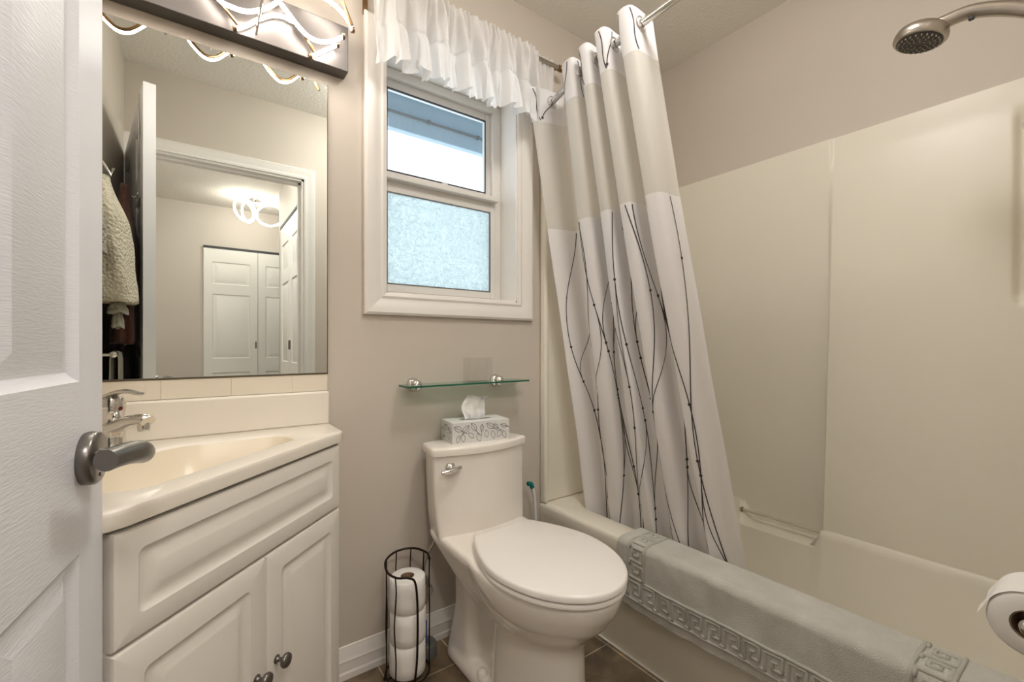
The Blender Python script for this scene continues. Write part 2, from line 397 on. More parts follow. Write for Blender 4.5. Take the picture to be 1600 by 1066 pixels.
# local frame on the diagonal face: origin left corner, x to the right, y out to the room
fo = Vector((*ab(.158, .588), 0)); fu = Vector((1, 1, 0)).normalized(); fn = Vector((1, -1, 0)).normalized()
VM = Matrix(((fu.x, fn.x, 0, fo.x), (fu.y, fn.y, 0, fo.y), (0, 0, 1, 0), (0, 0, 0, 1)))
VL = (Vector((*ab(.588, .158), 0))-fo).length
def vfront(x0, x1, z0, z1, name, parent, dep=.018, gi=.045):
    q = MB(); q.X = VM
    ring = lambda ins, y: [(px, y, pz) for px, pz in rrect(x0+ins, x1-ins, z0+ins, z1-ins, .0005 if ins < .01 else .012)]
    q.loft([ring(0, .0005), ring(0, dep-.006), ring(.002, dep-.002), ring(.007, dep), ring(gi, dep), ring(gi+.003, dep-.003), ring(gi+.009, dep-.006), ring(gi+.018, dep-.0055), ring(gi+.030, dep-.001), ring(gi+.034, dep)], True, True)
    return q.build(name, 'cabinet_white', parent, sharp=28)
SP = VL/2+.012
vfront(.004, VL-.004, .606, .778, 'drawer_front', v, gi=.036)
d1 = vfront(.004, SP-.0015, .07, .600, 'door', v)
d2 = vfront(SP+.0015, VL-.004, .07, .600, 'door', v)
def knob(x, z, parent):
    q = MB(); q.X = VM
    q.lathe([(.009, 0), (.009, .002), (.005, .004), (.0045, .012), (.006, .015), (.0135, .019), (.0155, .023), (.014, .028), (.008, .031), (.001, .032)], (x, .018, z), (0, 1, 0), 28)
    q.build('knob', 'nickel', parent, sharp=60)
knob(SP-.030, .362, d1); knob(SP+.030, .362, d2)
# countertop with integral basin
ct = thing('washbasin', 'cream cultured marble corner countertop with integral basin and backsplash', 'washbasin', (.0, 1.2, .785))
def roundpoly(P, R, n=6):
    out = []; m = len(P)
    for i in range(m):
        p = Vector((*P[i], 0)); a = Vector((*P[i-1], 0)); c = Vector((*P[(i+1) % m], 0)); r = R[i] if isinstance(R, (list, tuple)) else R
        u = (a-p).normalized(); w_ = (c-p).normalized(); ang = u.angle(w_); t = min(r/math.tan(ang/2), .49*(a-p).length, .49*(c-p).length)
        p0 = p+u*t; p1 = p+w_*t
        for k in range(n+1):
            s_ = k/n; q_ = p0*(1-s_)**2+p*2*s_*(1-s_)+p1*s_*s_; out.append((q_.x, q_.y))
    return out
outer = [ab(g_, g_), ab(g_, .607), ab(.174, .607), ab(.607, .174), ab(.607, g_)]
inner = [ab(.195, .145), ab(.145, .195), ab(.105, .462), ab(.20, .478), ab(.478, .20), ab(.462, .105)]
inner = [ab(.24, .105), ab(.105, .24), ab(.105, .47), ab(.20, .49), ab(.49, .20), ab(.47, .105)]
# resample both outlines by angle about the basin centre
cc = Vector((*ab(.285, .285), 0))
def by_angle(poly, n=144):
    out = []
    for k in range(n):
        a = 2*PI*k/n; dx, dy = math.cos(a), math.sin(a); best = None
        for i in range(len(poly)):
            x1, y1 = poly[i-1]; x2, y2 = poly[i]; x1 -= cc.x; x2 -= cc.x; y1 -= cc.y; y2 -= cc.y
            den = dx*(y2-y1)-dy*(x2-x1)
            if abs(den) < 1e-12: continue
            t = (x1*(y2-y1)-y1*(x2-x1))/den; s_ = (x1*dy-y1*dx)/den
            if t > 0 and -1e-6 <= s_ <= 1+1e-6 and (best is None or t > best): best = t
        out.append((cc.x+dx*best, cc.y+dy*best))
    return out
OR = by_angle(roundpoly(outer, [.002, .002, .05, .02, .002])); IR = by_angle(roundpoly(inner, [.12, .12, .05, .05, .05, .05]))
def mixr(A, B, t, z): return [((1-t)*a[0]+t*b_[0], (1-t)*a[1]+t*b_[1], z) for a, b_ in zip(A, B)]
CCs = [(cc.x, cc.y)]*len(OR); TZ = .812
rings = [mixr(OR, CCs, .04, TZ-.027), mixr(OR, CCs, .006, TZ-.027), mixr(OR, CCs, 0, TZ-.021), mixr(OR, CCs, 0, TZ-.008), mixr(OR, CCs, .003, TZ-.002), mixr(OR, CCs, .010, TZ),
         mixr(IR, CCs, -.03, TZ), mixr(IR, CCs, 0, TZ-.001), mixr(IR, CCs, .03, TZ-.006), mixr(IR, CCs, .12, TZ-.045), mixr(IR, CCs, .3, TZ-.09), mixr(IR, CCs, .6, TZ-.118), mixr(IR, CCs, .93, TZ-.128)]
b = MB(); b.loft(rings[:9], False, False, 0); b.loft(rings[8:], False, True, 1)
b.build('countertop', ['counter_cream', 'basin_cream'], ct, sharp=60)
b = MB(); b.box(XL+.022, .344, D-.022, D-.001, TZ-.001, .911); b.box(XL+.001, XL+.022, yc-.607, D-.001, TZ-.001, .911)
b.build('backsplash', 'counter_cream', ct, bevel=.006, seg=3)
b = MB(); b.tube([(xc+.285, yc-.285, TZ-.126), (xc+.285, yc-.285, TZ-.120)], .021, 24); b.build('drain', 'chrome', ct)
# tile strip between backsplash and mirror
s_ = thing('tile_strip', 'row of cream ceramic tiles between backsplash and mirror', 'tile trim', (.1, D, .912))
MB().box(XL+.001, .340, D-.0062, D-.0005, .9118, .9643).build('grout', 'splash_tile', s_)
for x0_, x1_ in ((.2426, .341), (.0906, .2414), (-.0614, .0894), (-.2134, -.0626), (XL+.001, -.2146)):
    MB().box(x0_, x1_, D-.0075, D-.006, .912, .9645).build('tile', 'splash_tile', s_, bevel=.0015)
# mirror
mr = thing('wall_mirror', 'large frameless wall mirror above the corner sink reflecting the doorway', 'mirror', (.05, D, .966))
MB().box(XL+.002, .341, D-.006, D-.0055, .966, 1.851).build('mirror_face', 'mirror_glass', mr, smooth=False)
b = MB(); b.box(XL+.001, .342, D-.0055, D-.0005, .965, 1.852); b.box(XL+.001, .342, D-.009, D-.0055, .962, .967); b.box(.3405, .3425, D-.007, D-.0005, .965, 1.852)
b.build('mirror_backing', 'mirror_edge', mr, smooth=False)

# faucet
s0 = .118
fb = Vector((*ab(s0, s0), TZ)); fd = Vector((1, -1, 0)).normalized()
f = thing('basin_faucet', 'chrome single-lever basin faucet at the back corner of the sink', 'faucet', fb)
b = MB(); b.lathe([(.029, 0), (.030, .006), (.027, .012), (.026, .04), (.027, .062)], fb, seg=32)
b.build('body', 'chrome', f, sharp=50)
b = MB(); pts = bez([fb+Vector((0, 0, .052)), fb+fd*.025+Vector((0, 0, .060)), fb+fd*.055+Vector((0, 0, .071)), fb+fd*.085+Vector((0, 0, .075)), fb+fd*.098+Vector((0, 0, .071))], 8)
n = len(pts); b.tube(pts, [.026-.009*k/(n-1) for k in range(n)], 20, flat=.62)
b.lathe([(.011, 0), (.0115, .012), (.010, .02)], fb+fd*.087+Vector((0, 0, .050)), seg=20)
b.build('spout', 'chrome', f, sharp=50)
b = MB(); b.lathe([(.026, .062), (.022, .072), (.024, .080), (.027, .105), (.023, .120), (.008, .126), (.001, .127)], fb, seg=32)
pts = bez([fb+fd*-.012+Vector((0, 0, .118)), fb+fd*.01+Vector((0, 0, .130)), fb+fd*.04+Vector((0, 0, .136)), fb+fd*.078+Vector((0, 0, .131))], 8)
n = len(pts); b.tube(pts, [.018-.009*k/(n-1) for k in range(n)], 18, flat=.4)
hd = b.build('lever', 'chrome', f, sharp=50)
b = MB(); b.lathe([(.004, 0), (.004, .0015)], fb+fd*.0262+Vector((0, 0, .098)), fd, 14); b.build('hot_mark', 'red_dot', hd)

# ================================================================== LIGHT FIXTURE
fx = thing('vanity_light', 'brushed metal wall light with glowing wavy LED tubes above the mirror', 'wall light', (.06, D, 1.955))
MB().box(-.235, .392, D-.05, D-.001, 1.888, 2.025).build('back_plate', 'fixture_plate', fx, bevel=.002)
b = MB()
for px in (-.06, .05): MB().tube([(px, D-.05, 1.957), (px, 1.215, 1.975)], .004, 8).build('stem', 'chrome', fx)
b.tube([on_y(412, -12, 1.33), on_y(400, 54, D-.05)], .003, 8)
b.build('stem', 'chrome', fx)
def led(points, r=.0054, back=True):
    pts = bez(points, 10)
    MB().tube(pts, r, 10).build('led_tube', 'led_glow', fx)
    if back:
        q = MB(); q.tube([p+Vector((0, .0085, .003)) for p in pts], .0045, 8)
        for p in (pts[0], pts[-1]): q.lathe([(.0085, -.004), (.0085, .004)], p, (1, 0, .2), 12)
        q.build('tube_channel', 'brass', fx)
led([on_y(x, y, 1.365) for x, y in ((300, -60), (322, -30), (343, 0), (360, 10), (380, 17), (400, 17), (420, 11), (436, 0), (450, -20))])
led([on_y(x, y, 1.38) for x, y in ((367, 45), (385, 40), (405, 30), (425, 24), (442, 26), (460, 35))])
led([on_y(x, y, 1.362) for x, y in ((420, -30), (435, 0), (450, 20), (467, 42), (482, 57), (500, 65), (520, 64), (536, 57))])
led([on_y(x, y, 1.383) for x, y in ((485, 89), (505, 80), (527, 70))])
led([on_y(x, y, 1.35) for x, y in ((480, -22), (497, -10), (513, 1), (527, 12), (542, 30), (551, 47))])
b = MB(); b.tube(bez([on_y(x, y, 1.383) for x, y in ((460, 36), (470, 46), (480, 62), (492, 84))], 8), .005, 8)
b.build('bare_channel', 'brass', fx)
b = MB(); b.tube(bez([on_y(x, y, 1.378) for x, y in ((345, 4), (358, 22), (374, 42))], 8), .004, 8); b.build('bare_channel', 'brass', fx)
led([Vector((x, 1.21, 1.985-.042*math.cos(2*PI*(x-.045)/.205)*1.0)) for x in [-.22+.0256*k for k in range(24)]], .0054)
def refl(px, py, Y): p = on_y(px, py, 2*D-Y); p.y = Y; return p
MB().tube([refl(484, 112, 1.25), refl(490, 127, 1.25), refl(497, 144, 1.25)], .0048, 10).build('bare_channel', 'brass', fx)

# ================================================================== VALANCE
vr = thing('curtain_rod', 'thin brushed metal rod carrying the white ruffled valance', 'curtain rod', (.84, 1.40, 2.215))
MB().tube([(.452, 1.395, 2.213), (1.245, 1.395, 2.213)], .008, 14).build('rod', 'brushed_steel', vr)
b = MB()
for x, s_ in ((.452, -1), (1.245, 1)): MB().lathe([(.006, 0), (.013, .004), (.010, .010), (.014, .016), (.011, .028), (.001, .033)], (x, 1.395, 2.213), (s_, 0, 0), 20).build('finial', 'brass', vr, sharp=50)
for x in (.458, 1.238):
    b = MB(); b.box(x-.005, x+.005, 1.40, D-.0005, 2.205, 2.217); b.box(x-.008, x+.008, D-.004, D-.0005, 2.12, 2.225)
    b.build('bracket', 'brass', vr, bevel=.001)
def val(u, vv):
    x = .462+.770*u+.004*noise.noise((u*60, vv*3, 0)); z_top = 2.238; drop = .300+.02*noise.noise((u*5, 0, 7))
    seam = .57
    if vv < .06: z = z_top-vv*.35+.004*noise.noise((u*45, 0, 3))
    else: z = z_top-.021-(vv-.06)/.94*(drop-.021)
    zz = (z_top-z)/drop
    a_top = .010*math.sin(u*2*PI*32+6*noise.noise((u*12, 0, 1)))*(.6+.8*abs(noise.noise((u*20, 5, 1))))
    f1 = math.sin(u*2*PI*9+2.5*noise.noise((u*5, 1, 2)))
    a_body = .026*f1*sm((zz-.08)/.5)+.010*math.sin(u*2*PI*21+1.3)*sm(zz*3)
    end = 1-.65*sm((u-.80)/.12); y = 1.378+.028*sm((u-.80)/.12)+a_top*(1-sm((zz-.1)/.35))+(a_body-.012*sm(zz*6))*end
    if zz > seam:
        k = (zz-seam)/(1-seam); y += end*(-.014*math.sin(min(1, k*3)*PI/2))+end*k*(.020*math.sin(u*2*PI*17+4*noise.noise((u*7, 3, 3)))+.008*math.sin(u*2*PI*47))
        x += k*.012*math.sin(u*2*PI*17+1.5+4*noise.noise((u*7, 3, 3)))
        z += .008*k*math.sin(u*2*PI*17+.6)
    elif abs(zz-seam) < .03: y += .005
    return (x, min(y, D-.012) if z < 2.15 else min(y, D-.01), z)
tag(MB().grid(val, 520, 60).build('valance', 'valance_cloth', sharp=180), 'white gathered sheer valance with a ruffled hem hanging over the window', 'curtain')

# ================================================================== SHOWER CURTAIN
def rodx(y): return 1.205-.105*math.sin(PI*max(0, min(1, (D-y)/(D-YF))))**.75
ZR = 2.022
sr = thing('shower_curtain_rod', 'bowed chrome shower curtain rod over the bathtub', 'shower rod', (1.12, .73, ZR))
MB().tube([(rodx(D-.004-k*(D-YF-.008)/60), D-.004-k*(D-YF-.008)/60, ZR) for k in range(61)], .0125, 18).build('rod', 'chrome', sr)
b = MB()
for y, s_ in ((D-.001, -1), (YF+.001, 1)): MB().lathe([(.034, 0), (.034, .006), (.022, .014), (.016, .03)], (rodx(y), y, ZR), (0, s_, 0), 28).build('flange', 'chrome', sr, sharp=50)
NL = 4.4
KS = [0, .06, .2273, .4545, .6818, .909, 1]; KY = [1.380, 1.35, 1.165, 1.080, .998, .895, .845]
ZT, ZB = 2.066, .19
def smooth_interp(s_):
    h = .03; return (interp(s_-h, KS, KY)+interp(s_, KS, KY)*2+interp(s_+h, KS, KY))/4
def cur(s_, v_):
    w_ = v_**1.15
    yt = smooth_interp(s_); yb = 1.285-.62*s_
    ph = 2*PI*NL*s_
    y = yt*(1-w_)+yb*w_
    A = (.056*(1-w_)+.032*w_)*(1+1.0*(1-sm(s_/.11))*(1-.6*v_))
    f_ = math.cos(ph+.5*w_*math.sin(3*s_*PI))
    x0 = rodx(yt)*(1-v_)+1.385*v_
    x = x0-A*(f_-.06*math.cos(3*ph))
    y -= .012*math.sin(2*ph)*sm(s_*12)*(1-.3*w_)
    x += .007*noise.noise((s_*9, v_*4, 3))*v_*1.5; y += .012*noise.noise((s_*6, v_*5, 9))*v_
    if s_ > .97: x += (s_-.97)*.3
    return Vector((x, y, ZT+(ZB-ZT)*v_))
VH = (ZT-1.935)/(ZT-ZB); VS = (ZT-1.515)/(ZT-ZB)
# v samples that include the seams exactly
def vmap(t):
    if t < .1: return VH*t/.1
    if t < .35: return VH+(VS-VH)*(t-.1)/.25
    return VS+(1-VS)*(t-.35)/.65
b = MB(); b.grid(lambda u, t: cur(u, vmap(t)), 300, 120, mfn=lambda u, t: 1 if .1 < t < .35 else 0)
def cnorm(s_, v_):
    e_ = .002; n_ = (cur(s_+e_, v_)-cur(s_-e_, v_)).cross(cur(s_, v_+e_)-cur(s_, v_-e_)).normalized(); return n_
sideN = 1 if cnorm(.1, .5).x < 0 else -1
def ribbon(path, wd=.0018):
    for sgn in (1,):
        L_ = []; R_ = []
        P = [cur(s_, v_)+cnorm(s_, v_)*sideN*.0014 for s_, v_ in path]
        for i, (s_, v_) in enumerate(path):
            t = (P[min(i+1, len(P)-1)]-P[max(i-1, 0)]).normalized(); n_ = cnorm(s_, v_)*sideN; c_ = t.cross(n_).normalized()
            L_.append(P[i]+c_*wd); R_.append(P[i]-c_*wd)
        n = len(P); b.add(L_+R_, [(i, i+1, n+i+1, n+i) for i in range(n-1)], 2)
def dot(s_, v_, r=.0054):
    n_ = cnorm(s_, v_)*sideN; c_ = cur(s_, v_)+n_*.0018; u_ = (cur(s_+.002, v_)-cur(s_-.002, v_)).normalized(); w_ = n_.cross(u_)
    b.add([c_+(u_*math.cos(2*PI*k/12)+w_*math.sin(2*PI*k/12))*r for k in range(12)], [tuple(range(12))], 2)
rnd = random.Random(11)
def vine(s0_, v0, v1, s1_, amp, dots, ph=0):
    n = max(12, int((v1-v0)*90)); path = []
    for k in range(n+1):
        t = k/n; path.append((max(.004, min(.996, s0_+(s1_-s0_)*t+amp*math.sin(PI*t*(1.5+ph)+ph))), v0+(v1-v0)*t))
    ribbon(path)
    for dt in dots: dot(*path[int(dt*n)])
# header marks
for k in range(12):
    a = .02+k*.083; 
    vine(a, .004, VH-.002, a+.012, .004, [], .3)
    if k % 2 == 0: vine(a+.045, .004, VH-.008, a+.016, .003, [1.0], .2)
NM = 15
mains = [(.03+.94*(k+.5)/NM, .028+.016*rnd.random(), 1.3+.6*rnd.random(), rnd.uniform(0, 6.28)) for k in range(NM)]
def mline(k, v_): s0_, a_, f_, p_ = mains[k]; return max(.006, min(.994, s0_+a_*math.sin(2*PI*f_*v_+p_)))
for k in range(NM):
    v0 = VS+.004; v1 = .955+.03*rnd.random(); n = 70
    ribbon([(mline(k, v0+(v1-v0)*i/n), v0+(v1-v0)*i/n) for i in range(n+1)])
    for q in range(3): vq = VS+.08+(q+rnd.uniform(.1, .9))*.22; dot(mline(k, min(.95, vq)), min(.95, vq))
    for q in range(2):
        if rnd.random() < .25: continue
        k2 = k+rnd.choice((-1, 1)); k2 = max(0, min(NM-1, k2))
        if k2 == k: continue
        va = VS+.03+q*.3+rnd.uniform(0, .14); vb = min(.96, va+rnd.uniform(.16, .26)); n = 26
        ribbon([(mline(k, va+(vb-va)*i/n)*(1-sm(i/n))+mline(k2, va+(vb-va)*i/n)*sm(i/n), va+(vb-va)*i/n) for i in range(n+1)], .0015)
        dot(mline(k, va), va); dot(mline(k2, vb), vb)
cu = b.build('shower_curtain', ['curtain_cloth', 'curtain_sheer', 'ink_dark'], sharp=180)
tag(cu, 'white fabric shower curtain printed with thin dark twig lines, sheer band near the top', 'shower curtain')
for k in range(9):
    s_ = (k+.5)/(2*NL); vv = (ZT-ZR)/(ZT-ZB); n_ = cnorm(s_, vv); c_ = cur(s_, vv)
    c_ = Vector((rodx(c_.y), c_.y, ZR))
    q = MB(); q.tube(torus_pts(c_, .0225, n_, 28), .0042, 8, closed=True, flat=.5); q.build('grommet', 'chrome', cu)

# ================================================================== TUB + SURROUND
TX0, TX1, TY0, TY1, TR = 1.188, XR-.002, YF+.002, D-.002, .392
tub = thing('bathtub', 'cream acrylic alcove bathtub with wide rim and plain apron', 'bathtub', (1.57, .73, 0))
def tring(x0, x1, y0, y1, r, z):
    P = rrect(x0, x1, y0, y1, r, 8); out = []; n = len(P)
    for i in range(n):
        out.append(P[i])
        if i % 9 == 8:
            a, b_ = P[i], P[(i+1) % n]
            for k in range(1, 60): out.append((a[0]+(b_[0]-a[0])*k/60, a[1]+(b_[1]-a[1])*k/60))
    def low(x, y):      # soap notch let into the rear deck
        if x < 1.80 or z < .325: return z
        w_ = sm((y-.640)/.02)*sm((.965-y)/.035); return z-(z-.322)*w_
    return [(x, y, low(x, y)) for x, y in out]
b = MB()
b.loft([tring(TX0+.014, TX1, TY0, TY1, .002, 0), tring(TX0+.010, TX1, TY0, TY1, .002, .30), tring(TX0, TX1, TY0, TY1, .002, .345), tring(TX0, TX1, TY0, TY1, .002, TR-.016), tring(TX0+.003, TX1, TY0, TY1, .004, TR-.005), tring(TX0+.012, TX1, TY0, TY1, .006, TR),
        tring(1.288, 1.832, TY0+.07, TY1-.07, .10, TR), tring(1.298, 1.824, TY0+.08, TY1-.085, .10, TR-.006), tring(1.308, 1.816, TY0+.09, TY1-.10, .10, TR-.03), tring(1.34, 1.78, TY0+.14, TY1-.2, .13, .12), tring(1.38, 1.74, TY0+.2, TY1-.27, .12, .075), tring(1.45, 1.67, TY0+.4, TY1-.45, .08, .07)], True, True)
b.build('tub_shell', 'tub_acrylic', tub, sharp=50)
b = MB(); b.box(TX0+.008, TX0+.014, TY0, TY1, 0, .003); b.build('caulk_bead', 'trim_white', tub)
b = MB(); b.lathe([(.022, 0), (.022, .004), (.004, .006)], (1.56, .52, .072), seg=20); b.build('drain', 'chrome', tub)

su = thing('tub_surround', 'cream moulded acrylic tub surround panels with soap recess', 'shower surround', (1.93, .73, TR))
SZ = 1.82
# back panel
b = MB(); b.box(1.19, XR-.003, D-.022, D-.002, TR+.001, SZ); b.tube([(1.202, D-.024, TR+.002), (1.202, D-.024, SZ)], .012, 12)
b.build('back_panel', 'tub_acrylic', su, bevel=.006, seg=3)
b = MB(); b.box(1.19, XR-.003, YF+.002, YF+.02, TR+.001, SZ); b.build('front_panel', 'tub_acrylic', su, bevel=.006)
# long panel: recessed bay then swelling panel whose face leans out towards the tub rim; deck and soap notch
def face(y, z):
    xb = 1.932
    tz = max(0, min(1, (1.74-z)/(1.74-TR)))
    full = 1.938-.105*tz**.9
    w1 = 1-sm((y-.637)/.016)                # 1 on the camera side of the ridge
    x = xb*(1-w1)+full*w1
    if y < .215:                             # shallow upright groove by the corner
        gz = sm((z-1.165)/.03)*sm((1.74-z)/.05); gy = sm((.196-y)/.02)
        x += .02*gz*gy
    return x
ys = [YF+.02+k*(D-.024-YF-.02)/220 for k in range(221)]
b = MB(); b.grid(lambda u, t: (face(YF+.02+u*(D-.044-YF), .315+t*(SZ-.315)), YF+.02+u*(D-.044-YF), .315+t*(SZ-.315)), 330, 90)
b.grid(lambda u, t: (face(YF+.02+u*(D-.044-YF), SZ)*(1-t)+(XR-.001)*t, YF+.02+u*(D-.044-YF), SZ), 330, 1)
b.build('long_panel', 'tub_acrylic', su, sharp=50)
b = MB(); b.tube([(1.880, .957, .362), (1.880, .650, .362)], .006, 12); b.build('washcloth_bar', 'bar_plastic', su)
b = MB(); b.lathe([(.010, 0), (.010, .004), (.006, .005)], (1.880, .950, .362), (0, -1, 0), 16); b.build('bar_socket', 'brass', su)

# hand shower
h = thing('hand_shower', 'chrome hand shower with round spray head above the tub', 'shower head', (1.47, .297, 1.82))
hc = Vector((1.466, .300, 1.812)); ax = Vector((-.10, .22, -1)).normalized()
b = MB(); b.lathe([(.008, -.030), (.036, -.026), (.049, -.016), (.053, -.004), (.053, .006), (.050, .010), (.044, .011)], hc, ax, 40)
b.build('head', 'brushed_steel', h, sharp=40)
b = MB(); b.lathe([(.045, .0105), (.045, .0125), (.001, .013)], hc, ax, 40); sf = b.build('spray_face', 'spray_grey', h)
q_ = Vector((0, 0, 1)).rotation_difference(ax); b = MB()
for r, n in ((.040, 24), (.031, 18), (.022, 12), (.013, 7)):
    for k in range(n): 
        a = 2*PI*k/n; b.lathe([(.0022, 0), (.0016, .004)], hc+q_ @ Vector((r*math.cos(a), r*math.sin(a), .0125)), ax, 6)
b.build('nozzles', 'brushed_steel', sf)
b = MB(); pts = bez([hc+Vector((.002, -.020, .014)), (1.471, .258, 1.829), (1.479, .215, 1.831), (1.487, .165, 1.812), (1.493, .12, 1.782), (1.50, .078, 1.748)], 8)
b.tube(pts, [min(.0155, .010+.0009*k) for k in range(len(pts))], 20); b.build('handle', 'brushed_steel', h, sharp=50)
b = MB(); b.tube([(1.50, .080, 1.778), (1.503, .062, 1.748)], .022, 20); b.tube([(1.503, YF+.021, 1.775), (1.503, .072, 1.765)], .011, 16); b.lathe([(.03, 0), (.03, .004), (.012, .014)], (1.503, YF+.0205, 1.775), (0, 1, 0), 24)
b.build('holder', 'chrome', h)
b = MB(); b.box(1.472, 1.482, .208, .218, 1.810, 1.824); b.build('button', 'gasket', h, bevel=.002)

# ================================================================== BATH MAT
L0, L1 = 1.008, .100; OUT, TOPW, INN = .205, .128, .012
prof_len = OUT+TOPW+INN
XO = TX0-.007; ZTOP = TR+.007; XI = 1.288+.010
def matp(a, q):      # a metres along from the far end, q metres from the outer hem
    y = L0-a; r_ = .02
    wob = .006*noise.noise((a*6+q*5, q*4, 1))+.004*noise.noise((a*20+q*9, q*10, 4))
    if q < OUT-r_: x, z = XO-.004-wob-.010*(1-q/OUT)**2*0, ZTOP-r_-(OUT-r_-q)
    elif q < OUT+r_*.57: t = (q-(OUT-r_))/(r_*1.57)*PI/2; x, z = XO-.004+r_*(1-math.cos(t))-wob*(1-t/1.6), ZTOP-r_+r_*math.sin(t)
    elif q < OUT+TOPW-.02: x, z = XO-.004+r_+(q-OUT-r_*.57), ZTOP+wob*.5+.001
    else:
        q2 = q-(OUT+TOPW-.02); xb = XO-.004+r_+(OUT+TOPW-.02-OUT-r_*.57); r2 = .02
        if q2 < r2*1.57: t = q2/r2; x, z = xb+r2*math.sin(t), ZTOP-r2+r2*math.cos(t)
        else: x, z = xb+r2+(q2-r2*1.57)*.12, ZTOP-r2-(q2-r2*1.57)
    # the hem sags a little at the far corner
    if q < OUT: z += -.006*math.sin(a*9)*(1-q/OUT); x += -.003*(1-q/OUT)
    return Vector((x, y+.012*(1-q/prof_len)*math.exp(-a*20), z))
LM = L0-L1; TKM = .007
def matn(a, q):
    e_ = .002; n_ = (matp(a+e_, q)-matp(a-e_, q)).cross(matp(a, q+e_)-matp(a, q-e_)).normalized()
    return n_ if (n_.x < 0 or n_.z > .5 or (q > OUT+TOPW and n_.x > 0)) else -n_
b = MB(); b.grid(lambda u, t: matp(u*LM, t*prof_len), 240, 130)
def cord(pts, r=.0014):
    out = []
    for i in range(len(pts)-1):
        (a0, q0), (a1, q1) = pts[i], pts[i+1]; n = max(1, int(math.hypot(a1-a0, q1-q0)/.006))
        for k in range(n): out.append((a0+(a1-a0)*k/n, q0+(q1-q0)*k/n))
    out.append(pts[-1]); sgn = 1
    P = []
    for a, q in out:
        n0 = matn(a, q); 
        if q < OUT-.01 and n0.x > 0: n0 = -n0
        P.append(matp(a, q)+n0*(TKM/2+.0001))
    b.tube(P, r, 6, mi=1)
KEY = [(0, 0), (0, 1), (.80, 1), (.80, .28), (.36, .28), (.36, .66), (.56, .66)]
KEY2 = [(.14, .0), (.14, .86), (.66, .86), (.66, .42), (.50, .42)]
def keys_long(q0, hgt, a0, a1):
    n = int((a1-a0)/(hgt*1.02)); w_ = (a1-a0)/n
    for k in range(n):
        for path in (KEY, ): cord([(a0+(k+px*.92)*w_, q0+pz*hgt) for px, pz in path])
        cord([(a0+(k+.92*.8)*w_, q0+0), (a0+(k+1)*w_, q0+0)])
def keys_short(a0, hgt, q0, q1):
    n = max(1, int((q1-q0)/(hgt*1.02))); w_ = (q1-q0)/n
    for k in range(n):
        cord([(a0+pz*hgt, q0+(k+px*.92)*w_) for px, pz in KEY]); cord([(a0, q0+(k+.92*.8)*w_), (a0, q0+(k+1)*w_)])
KH = .050
keys_long(.036, KH, .050, LM-.06); keys_short(.050, KH, .100, prof_len-.03); keys_short(LM-.150, KH, .100, prof_len-.03)
for a_ in (.044, .106, LM-.156, LM-.094): cord([(a_, .094 if a_ > .05 else .04), (a_, prof_len-.03)], .0012)
cord([(.04, .030), (LM-.03, .030)], .0012); cord([(.104, .094), (LM-.16, .094)], .0012)
mt_ = b.build('bath_mat', ['mat_terry', 'mat_emboss'], sharp=180)
so = mt_.modifiers.new('solid', 'SOLIDIFY'); so.thickness = TKM; so.offset = 0
tag(mt_, 'grey-green terry bath mat with embossed meander border draped over the tub rim', 'bath mat')
b = MB(); p0 = matp(.010, .060)
b.box(p0.x-.012, p0.x-.0075, .970, .988, p0.z-.006, p0.z+.06); b.build('care_tag', 'tag_black', mt_, bevel=.0005)['label'] = 'black sewn tag at the mat edge'

# ================================================================== TOILET
TXc = .812
to = thing('toilet', 'white one-piece elongated toilet with closed lid', 'toilet', (TXc, 1.05, 0))
def egg(yb, yf, hw, z, n=48, p=2.2, flatb=.75, cx=TXc, ym=None):   # yb back y, yf front y (smaller)
    ym = ym if ym is not None else yb-(yb-yf)*.42; out = []
    for k in range(n):
        a = 2*PI*k/n; c_, s_ = math.cos(a), math.sin(a)
        if s_ <= 0:   # front half ellipse
            x = hw*c_; y = ym+(ym-yf)*s_
        else:
            e_ = flatb; x = hw*(abs(c_)**e_)*(1 if c_ > 0 else -1); y = ym+(yb-ym)*(s_**e_)
        out.append((cx+x, y, z))
    return out
b = MB()
# bowl
b.loft([egg(1.15, .815, .112, .0), egg(1.15, .818, .108, .05), egg(1.14, .832, .102, .15), egg(1.13, .835, .102, .24), egg(1.13, .825, .108, .275), egg(1.14, .795, .132, .305), egg(1.17, .755, .158, .345), egg(1.2, .728, .174, .39), egg(1.215, .718, .180, .425), egg(1.215, .721, .178, .433)])
# shelf from tank to bowl, underside sweeping forward
def slab(yb, yf, hw, z, r=.05): return [(x, y, z) for x, y in rrect(TXc-hw, TXc+hw, yf, yb, r, 8)]
b.loft([slab(1.17, 1.0, .12, .27, .06), slab(1.27, 1.0, .145, .33, .06), slab(1.36, 1.02, .158, .385, .06), slab(1.40, 1.05, .168, .42, .05), slab(1.403, 1.08, .166, .436, .05)])
# rear column (trapway) and foot
b.loft([slab(1.395, 1.20, .105, 0, .05), slab(1.385, 1.21, .095, .07, .045), slab(1.37, 1.24, .082, .16, .04), slab(1.365, 1.24, .085, .30, .04), slab(1.385, 1.2, .12, .37, .05), slab(1.39, 1.2, .13, .40, .05)])
b.loft([slab(1.30, .98, .058, .03, .03), slab(1.30, .98, .062, .36, .03)])
b.loft([slab(1.395, .90, .115, 0, .07), slab(1.390, .905, .112, .028, .07), slab(1.375, .92, .095, .048, .06)])
bw = b.build('bowl', 'porcelain', to, sharp=180)
rm = bw.modifiers.new('remesh', 'REMESH'); rm.mode = 'VOXEL'; rm.voxel_size = .006; rm.use_smooth_shade = True
smo = bw.modifiers.new('smooth', 'SMOOTH'); smo.factor = .5; smo.iterations = 26
